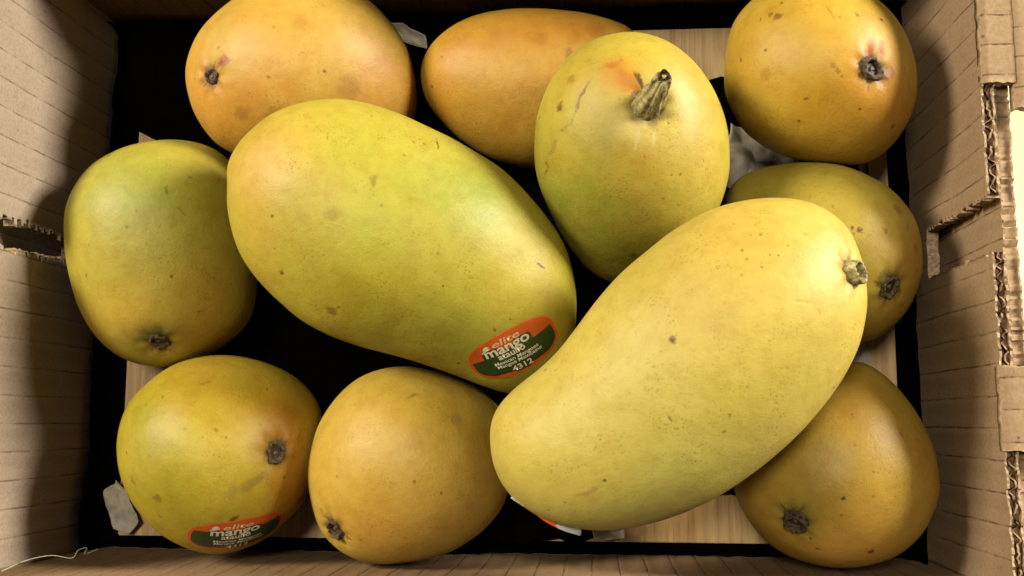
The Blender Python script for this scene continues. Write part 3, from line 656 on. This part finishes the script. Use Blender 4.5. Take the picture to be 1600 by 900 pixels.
MG['l'] = mango('l', [(1353, 455), (1352, 492), (1340, 540), (1315, 590), (1280, 640), (1235, 690), (1180, 735), (1120, 775), (1060, 803), (1000, 820), (940, 827), (890, 822), (845, 806), (805, 780), (780, 747), (768, 708), (767, 668), (778, 636), (804, 607), (838, 580), (868, 552), (896, 517), (930, 474), (968, 432), (1010, 395), (1055, 359), (1105, 330), (1160, 314), (1215, 310), (1265, 318), (1305, 340), (1330, 370), (1346, 412)],
    (0.78, -0.62), 8.6, 3.2, "largest pale yellow kidney shaped mango lying on top of the others, right of centre", (240, 212, 116),
    [(1180, 360, 100, (228, 178, 82), .7), (1300, 390, 60, (232, 190, 96), .7), (1000, 560, 110, (232, 204, 104), .6), (900, 720, 100, (236, 208, 106), .6), (1080, 740, 130, (230, 218, 122), .8), (1230, 560, 70, (226, 198, 98), .6), (860, 640, 60, (222, 194, 92), .4), (1100, 500, 80, (218, 180, 76), .5), (1150, 640, 60, (220, 196, 92), .5), (1010, 440, 70, (214, 184, 84), .5)],
    [(1051, 532, 7, (130, 84, 34), .75), (1051, 532, 3, (84, 50, 24), .8), (1140, 651, 4, (140, 104, 40), .7), (1043, 648, 1050, 658, 2.5, (150, 110, 44), .6), (945, 750, 3.5, (120, 80, 30), .8), (900, 776, 940, 760, 5, (180, 140, 60), .45), (1160, 391, 2.5, BR, .6), (1188, 366, 3, BR, .6), (1173, 368, 2, BR, .5), (1202, 398, 3, BR, .55), (1216, 400, 2.5, BR, .5), (1247, 400, 2.5, BR, .5), (1255, 367, 1262, 366, 2, BR, .5), (1168, 405, 3, BR, .5), (1120, 410, 2, BR, .5), (1238, 468, 1268, 472, 2, (190, 130, 60), .5), (1147, 350, 2.5, BR, .4), (1120, 372, 2, BR, .4), (1055, 720, 2.5, BR, .4), (1085, 700, 1105, 690, 2, (170, 140, 70), .4), (1230, 385, 2, BR, .5), (1190, 410, 2, BR, .5)],
    dict(px=(1335, 424), r=0.33, h=0.24, mat=M_STEMP, halo=(196, 150, 70), halo_r=0.45, halo_s=.5, lean=R @ Vector((0.10, -0.04, 0)), dimple=0.14, scar=M_SCAR, core=M_STEM), lump=0.05)
for k, m in MG.items(): print('MANGO', k, 'z %.2f..%.2f' % (m.zmin, m.zmax))
ks = list(MG)
for i in range(len(ks)):
    for j in range(i + 1, len(ks)):
        A, B = MG[ks[i]], MG[ks[j]]
        dep = 0
        for (P, Q) in ((A, B), (B, A)):
            cq = Vector(Q.V.mean(axis=0))
            for v in P.V[::23]:
                v = Vector(v)
                if (v - cq).length > 8: continue
                loc, nn, _, ds = Q.bv.find_nearest(v)
                if (loc - cq).length > (v - cq).length and (v - loc).dot((loc - cq)) < 0: dep = max(dep, ds)
        if dep > 0.05: print('OVERLAP', ks[i], ks[j], '%.2f' % dep)

# ------------------------------------------------------------------ labels stuck on the fruit
def project(m, c, n, u, v, pts, lift):
    out = []
    for (a, b) in pts:
        o = c + u * a + v * b + n * 1.5
        h = m.bv.ray_cast(o, -n, 6)
        if h[0] is None:
            h = m.bv.find_nearest(c + u * a + v * b)
        nn = h[1] if h[1].dot(n) > 0 else -h[1]
        out.append(h[0] + nn * lift)
    return out
def text_pts(s, size, off=0.0):
    cu = bpy.data.curves.new('t', 'FONT'); cu.body = s; cu.size = size; cu.align_x = 'CENTER'; cu.resolution_u = 3; cu.offset = off
    o = bpy.data.objects.new('t', cu); COL.objects.link(o)
    dg = bpy.context.evaluated_depsgraph_get(); dg.update()
    me = bpy.data.meshes.new_from_object(o.evaluated_get(dg))
    V = [tuple(v.co[:2]) for v in me.vertices]; Fc = [tuple(p.vertices) for p in me.polygons]
    bpy.data.objects.remove(o); bpy.data.curves.remove(cu); bpy.data.meshes.remove(me)
    return V, Fc
def outline(W, Hh, inset=0.0, n=96, ex=3.6):
    pts = []
    for k in range(n):
        a = 2 * math.pi * k / n
        ca, sa = math.cos(a), math.sin(a)
        x = (W - inset) * abs(ca) ** (2 / ex) * (1 if ca > 0 else -1); y = (Hh - inset) * abs(sa) ** (2 / ex) * (1 if sa > 0 else -1)
        # gently pinched ends like the printed label
        y += 0.10 * Hh * (-(x / W) ** 2 if y > 0 else 0)
        y *= 1 - 0.12 * abs(x / W) ** 2
        pts.append((x, y))
    return pts
def disc(pts, rings=9):
    V = [(0.0, 0.0)]; Fc = []; n = len(pts)
    for r in range(1, rings + 1):
        for p in pts: V.append((p[0] * r / rings, p[1] * r / rings))
    for k in range(n): Fc.append((0, 1 + k, 1 + (k + 1) % n))
    for r in range(rings - 1):
        for k in range(n):
            a = 1 + r * n; Fc.append((a + k, a + n + k, a + n + (k + 1) % n, a + (k + 1) % n))
    return V, Fc
def gridclip(pts, ny=10, top=None):
    """fill the outline below a line, as a grid of rows"""
    ys_ = [p[1] for p in pts]; y0, y1 = min(ys_), (max(ys_) if top is None else top)
    V = []; Fc = []; nx = 26
    for j in range(ny + 1):
        y = y0 + 0.004 + (y1 - y0 - 0.008) * j / ny; xs = []
        for k in range(len(pts)):
            a, b = pts[k], pts[(k + 1) % len(pts)]
            if (a[1] - y) * (b[1] - y) <= 0 and a[1] != b[1]: xs.append(a[0] + (b[0] - a[0]) * (y - a[1]) / (b[1] - a[1]))
        xa, xb = min(xs), max(xs)
        for i in range(nx + 1): V.append((xa + (xb - xa) * i / nx, y))
    for j in range(ny):
        for i in range(nx):
            a = j * (nx + 1) + i; Fc.append((a, a + 1, a + nx + 2, a + nx + 1))
    return V, Fc
def label_on(m, cpx, ang, W, Hh, gt=0.16):
    c, n = m.hit(*cpx)
    ud = R @ Vector((math.cos(ang), math.sin(ang), 0))
    u = (ud - n * ud.dot(n)).normalized(); v = n.cross(u)
    def put(name, V, Fc, lift, mat, parent):
        return mesh(name, project(m, c, n, u, v, V, lift), Fc, mat, parent, True)
    V, Fc = disc(outline(W, Hh))
    st = put("sticker", V, Fc, 0.016, M_EDGE, m.root)
    V, Fc = disc(outline(W, Hh, 0.035)); put("orange_field", V, Fc, 0.021, M_ORANGE, st)
    g = outline(W, Hh, 0.13)
    V, Fc = gridclip(g, 10, top=Hh * gt)
    put("green_field", V, Fc, 0.026, M_GREEN, st)
    V, Fc = disc([(-0.08 * W + 0.56 * W * math.copysign(abs(math.cos(q)) ** 0.3, math.cos(q)), Hh * 0.27 + Hh * 0.25 * math.copysign(abs(math.sin(q)) ** 0.3, math.sin(q))) for q in [math.tau * (z + .5) / 60 for z in range(60)]], 6)
    put("green_field", V, Fc, 0.0275, M_GREEN, st)
    words = [("mango", -.58, .43, .20, .27, .022, M_WHITE, 0), ("elite", -.36, .27, .55, .17, .02, M_PINK, .25), ("ataulfo", -.36, .25, -.05, .17, .02, M_WHITE, 0),
             ("Mexican Mangoes", -.50, .50, -.27, .10, .015, M_WHITE, 0), ("Mangue Mexicaine", -.48, .54, -.44, .10, .015, M_WHITE, 0), ("4312", -.22, .24, -.78, .24, .02, M_WHITE, 0)]
    k = W / 1.56
    for (s, ua, ub, base, xh, off, mt, slant) in words:
        ref, _ = text_pts("1" if s == "4312" else "x", 1.0); hx = max(q[1] for q in ref)
        V, Fc = text_pts(s, 1.0, off); xa = min(q[0] for q in V); xb = max(q[0] for q in V)
        V = [((ua + (x - xa) / (xb - xa) * (ub - ua)) * W + slant * y / hx * xh * Hh, (base + y / hx * xh) * Hh) for x, y in V]
        put("lettering", V, Fc, 0.034, mt, st)
    # two little leaf marks beside the top word
    LV = []; LF = []
    for (x0, y0, dx, dy) in ((-0.98, 0.40, 0.36, 0.10), (-0.90, 0.53, 0.26, 0.03)):
        b = len(LV); N = 10
        for i in range(N + 1):
            t = i / N; wv = 0.05 * math.sin(math.pi * t)
            LV += [((x0 + dx * t) * k, (y0 + dy * t + wv + 0.05 * math.sin(t * 3)) * k), ((x0 + dx * t) * k, (y0 + dy * t - wv + 0.05 * math.sin(t * 3)) * k)]
        for i in range(N): LF.append((b + 2 * i, b + 2 * i + 1, b + 2 * i + 3, b + 2 * i + 2))
    put("leaf_mark", LV, LF, 0.034, M_WHITE, st)
    return st
label_on(MG['b'], (804, 550), math.radians(30), 1.62, 0.90)
label_on(MG['h'], (373, 838), math.radians(-20), 1.70, 0.90, 0.42)

# curled label edge peeping out under the kidney shaped mango
def peel():
    m = MG['l']; path = [(797, 776), (815, 787), (834, 801), (852, 814), (877, 825), (906, 834)]
    zc_ = m.C.z - 0.25; V = []; Fc = []; mi = []
    pts = catmull(path + path[::-1])[: (len(path) - 1) * 14 + 1]
    N = len(pts) - 1; Mw = 10
    inn = R @ Vector((0.35, 0.75, 0))
    for i, p in enumerate(pts):
        t = i / N; e = at(p[0] + 2, p[1] + 1, zc_ - 0.2)
        wd = 0.42 * math.sin(math.pi * min(1, max(0.03, t))) ** 0.4
        cu = 0.10 + 0.16 * math.sin(t * 9)
        for j in range(Mw + 1):
            s = j / Mw
            V.append(e + inn * (wd * s) + Vector((0, 0, 0.25 - 0.9 * s * wd + cu * (1 - s) ** 2)))
    for i in range(N):
        for j in range(Mw):
            a = i * (Mw + 1) + j; Fc.append((a, a + 1, a + Mw + 2, a + Mw + 1))
            mi.append(0 if 0.22 < i / N + 0.03 * math.sin(j * 1.3) < 0.74 else 1)
    o = mesh("sticker", V, Fc, None, m.root, True, mats=[M_ORANGE, M_BACK], midx=mi)
    o['label'] = "orange label peeling off with its white back showing"
    V2 = [Vector(v) for v in V]
peel()

# thin stray fibre in the lower left corner
def fibre(pts, r, label):
    W = [at(x, y, z) for x, y, z in pts]; V = []; Fc = []; N = 60; K = 6; P = []
    n = len(W) - 1
    for i in range(N + 1):
        t = i / N * n; a = min(n - 1, int(t)); f = t - a
        p0, p1, p2, p3 = W[max(0, a - 1)], W[a], W[a + 1], W[min(n, a + 2)]
        P.append(0.5 * ((2 * p1) + (p2 - p0) * f + (2 * p0 - 5 * p1 + 4 * p2 - p3) * f * f + (3 * p1 - p0 - 3 * p2 + p3) * f ** 3))
    for i, p in enumerate(P):
        d = (P[min(N, i + 1)] - P[max(0, i - 1)]).normalized(); u = d.orthogonal().normalized(); v = d.cross(u)
        for k in range(K): V.append(p + (u * math.cos(k * math.tau / K) + v * math.sin(k * math.tau / K)) * r)
    for i in range(N):
        for k in range(K): Fc.append((i * K + k, i * K + (k + 1) % K, (i + 1) * K + (k + 1) % K, (i + 1) * K + k))
    tag(mesh("loose_fibre", V, Fc, M_FIBRE, None, True), label, "fibre")
fibre([(2, 893, 8.0), (40, 876, 7.5), (80, 868, 6.6), (112, 872, 5.8), (122, 860, 5.4), (136, 856, 5.2), (132, 866, 5.1), (152, 858, 4.8)], 0.014, "thin pale loose fibre curling in the lower left corner of the box")
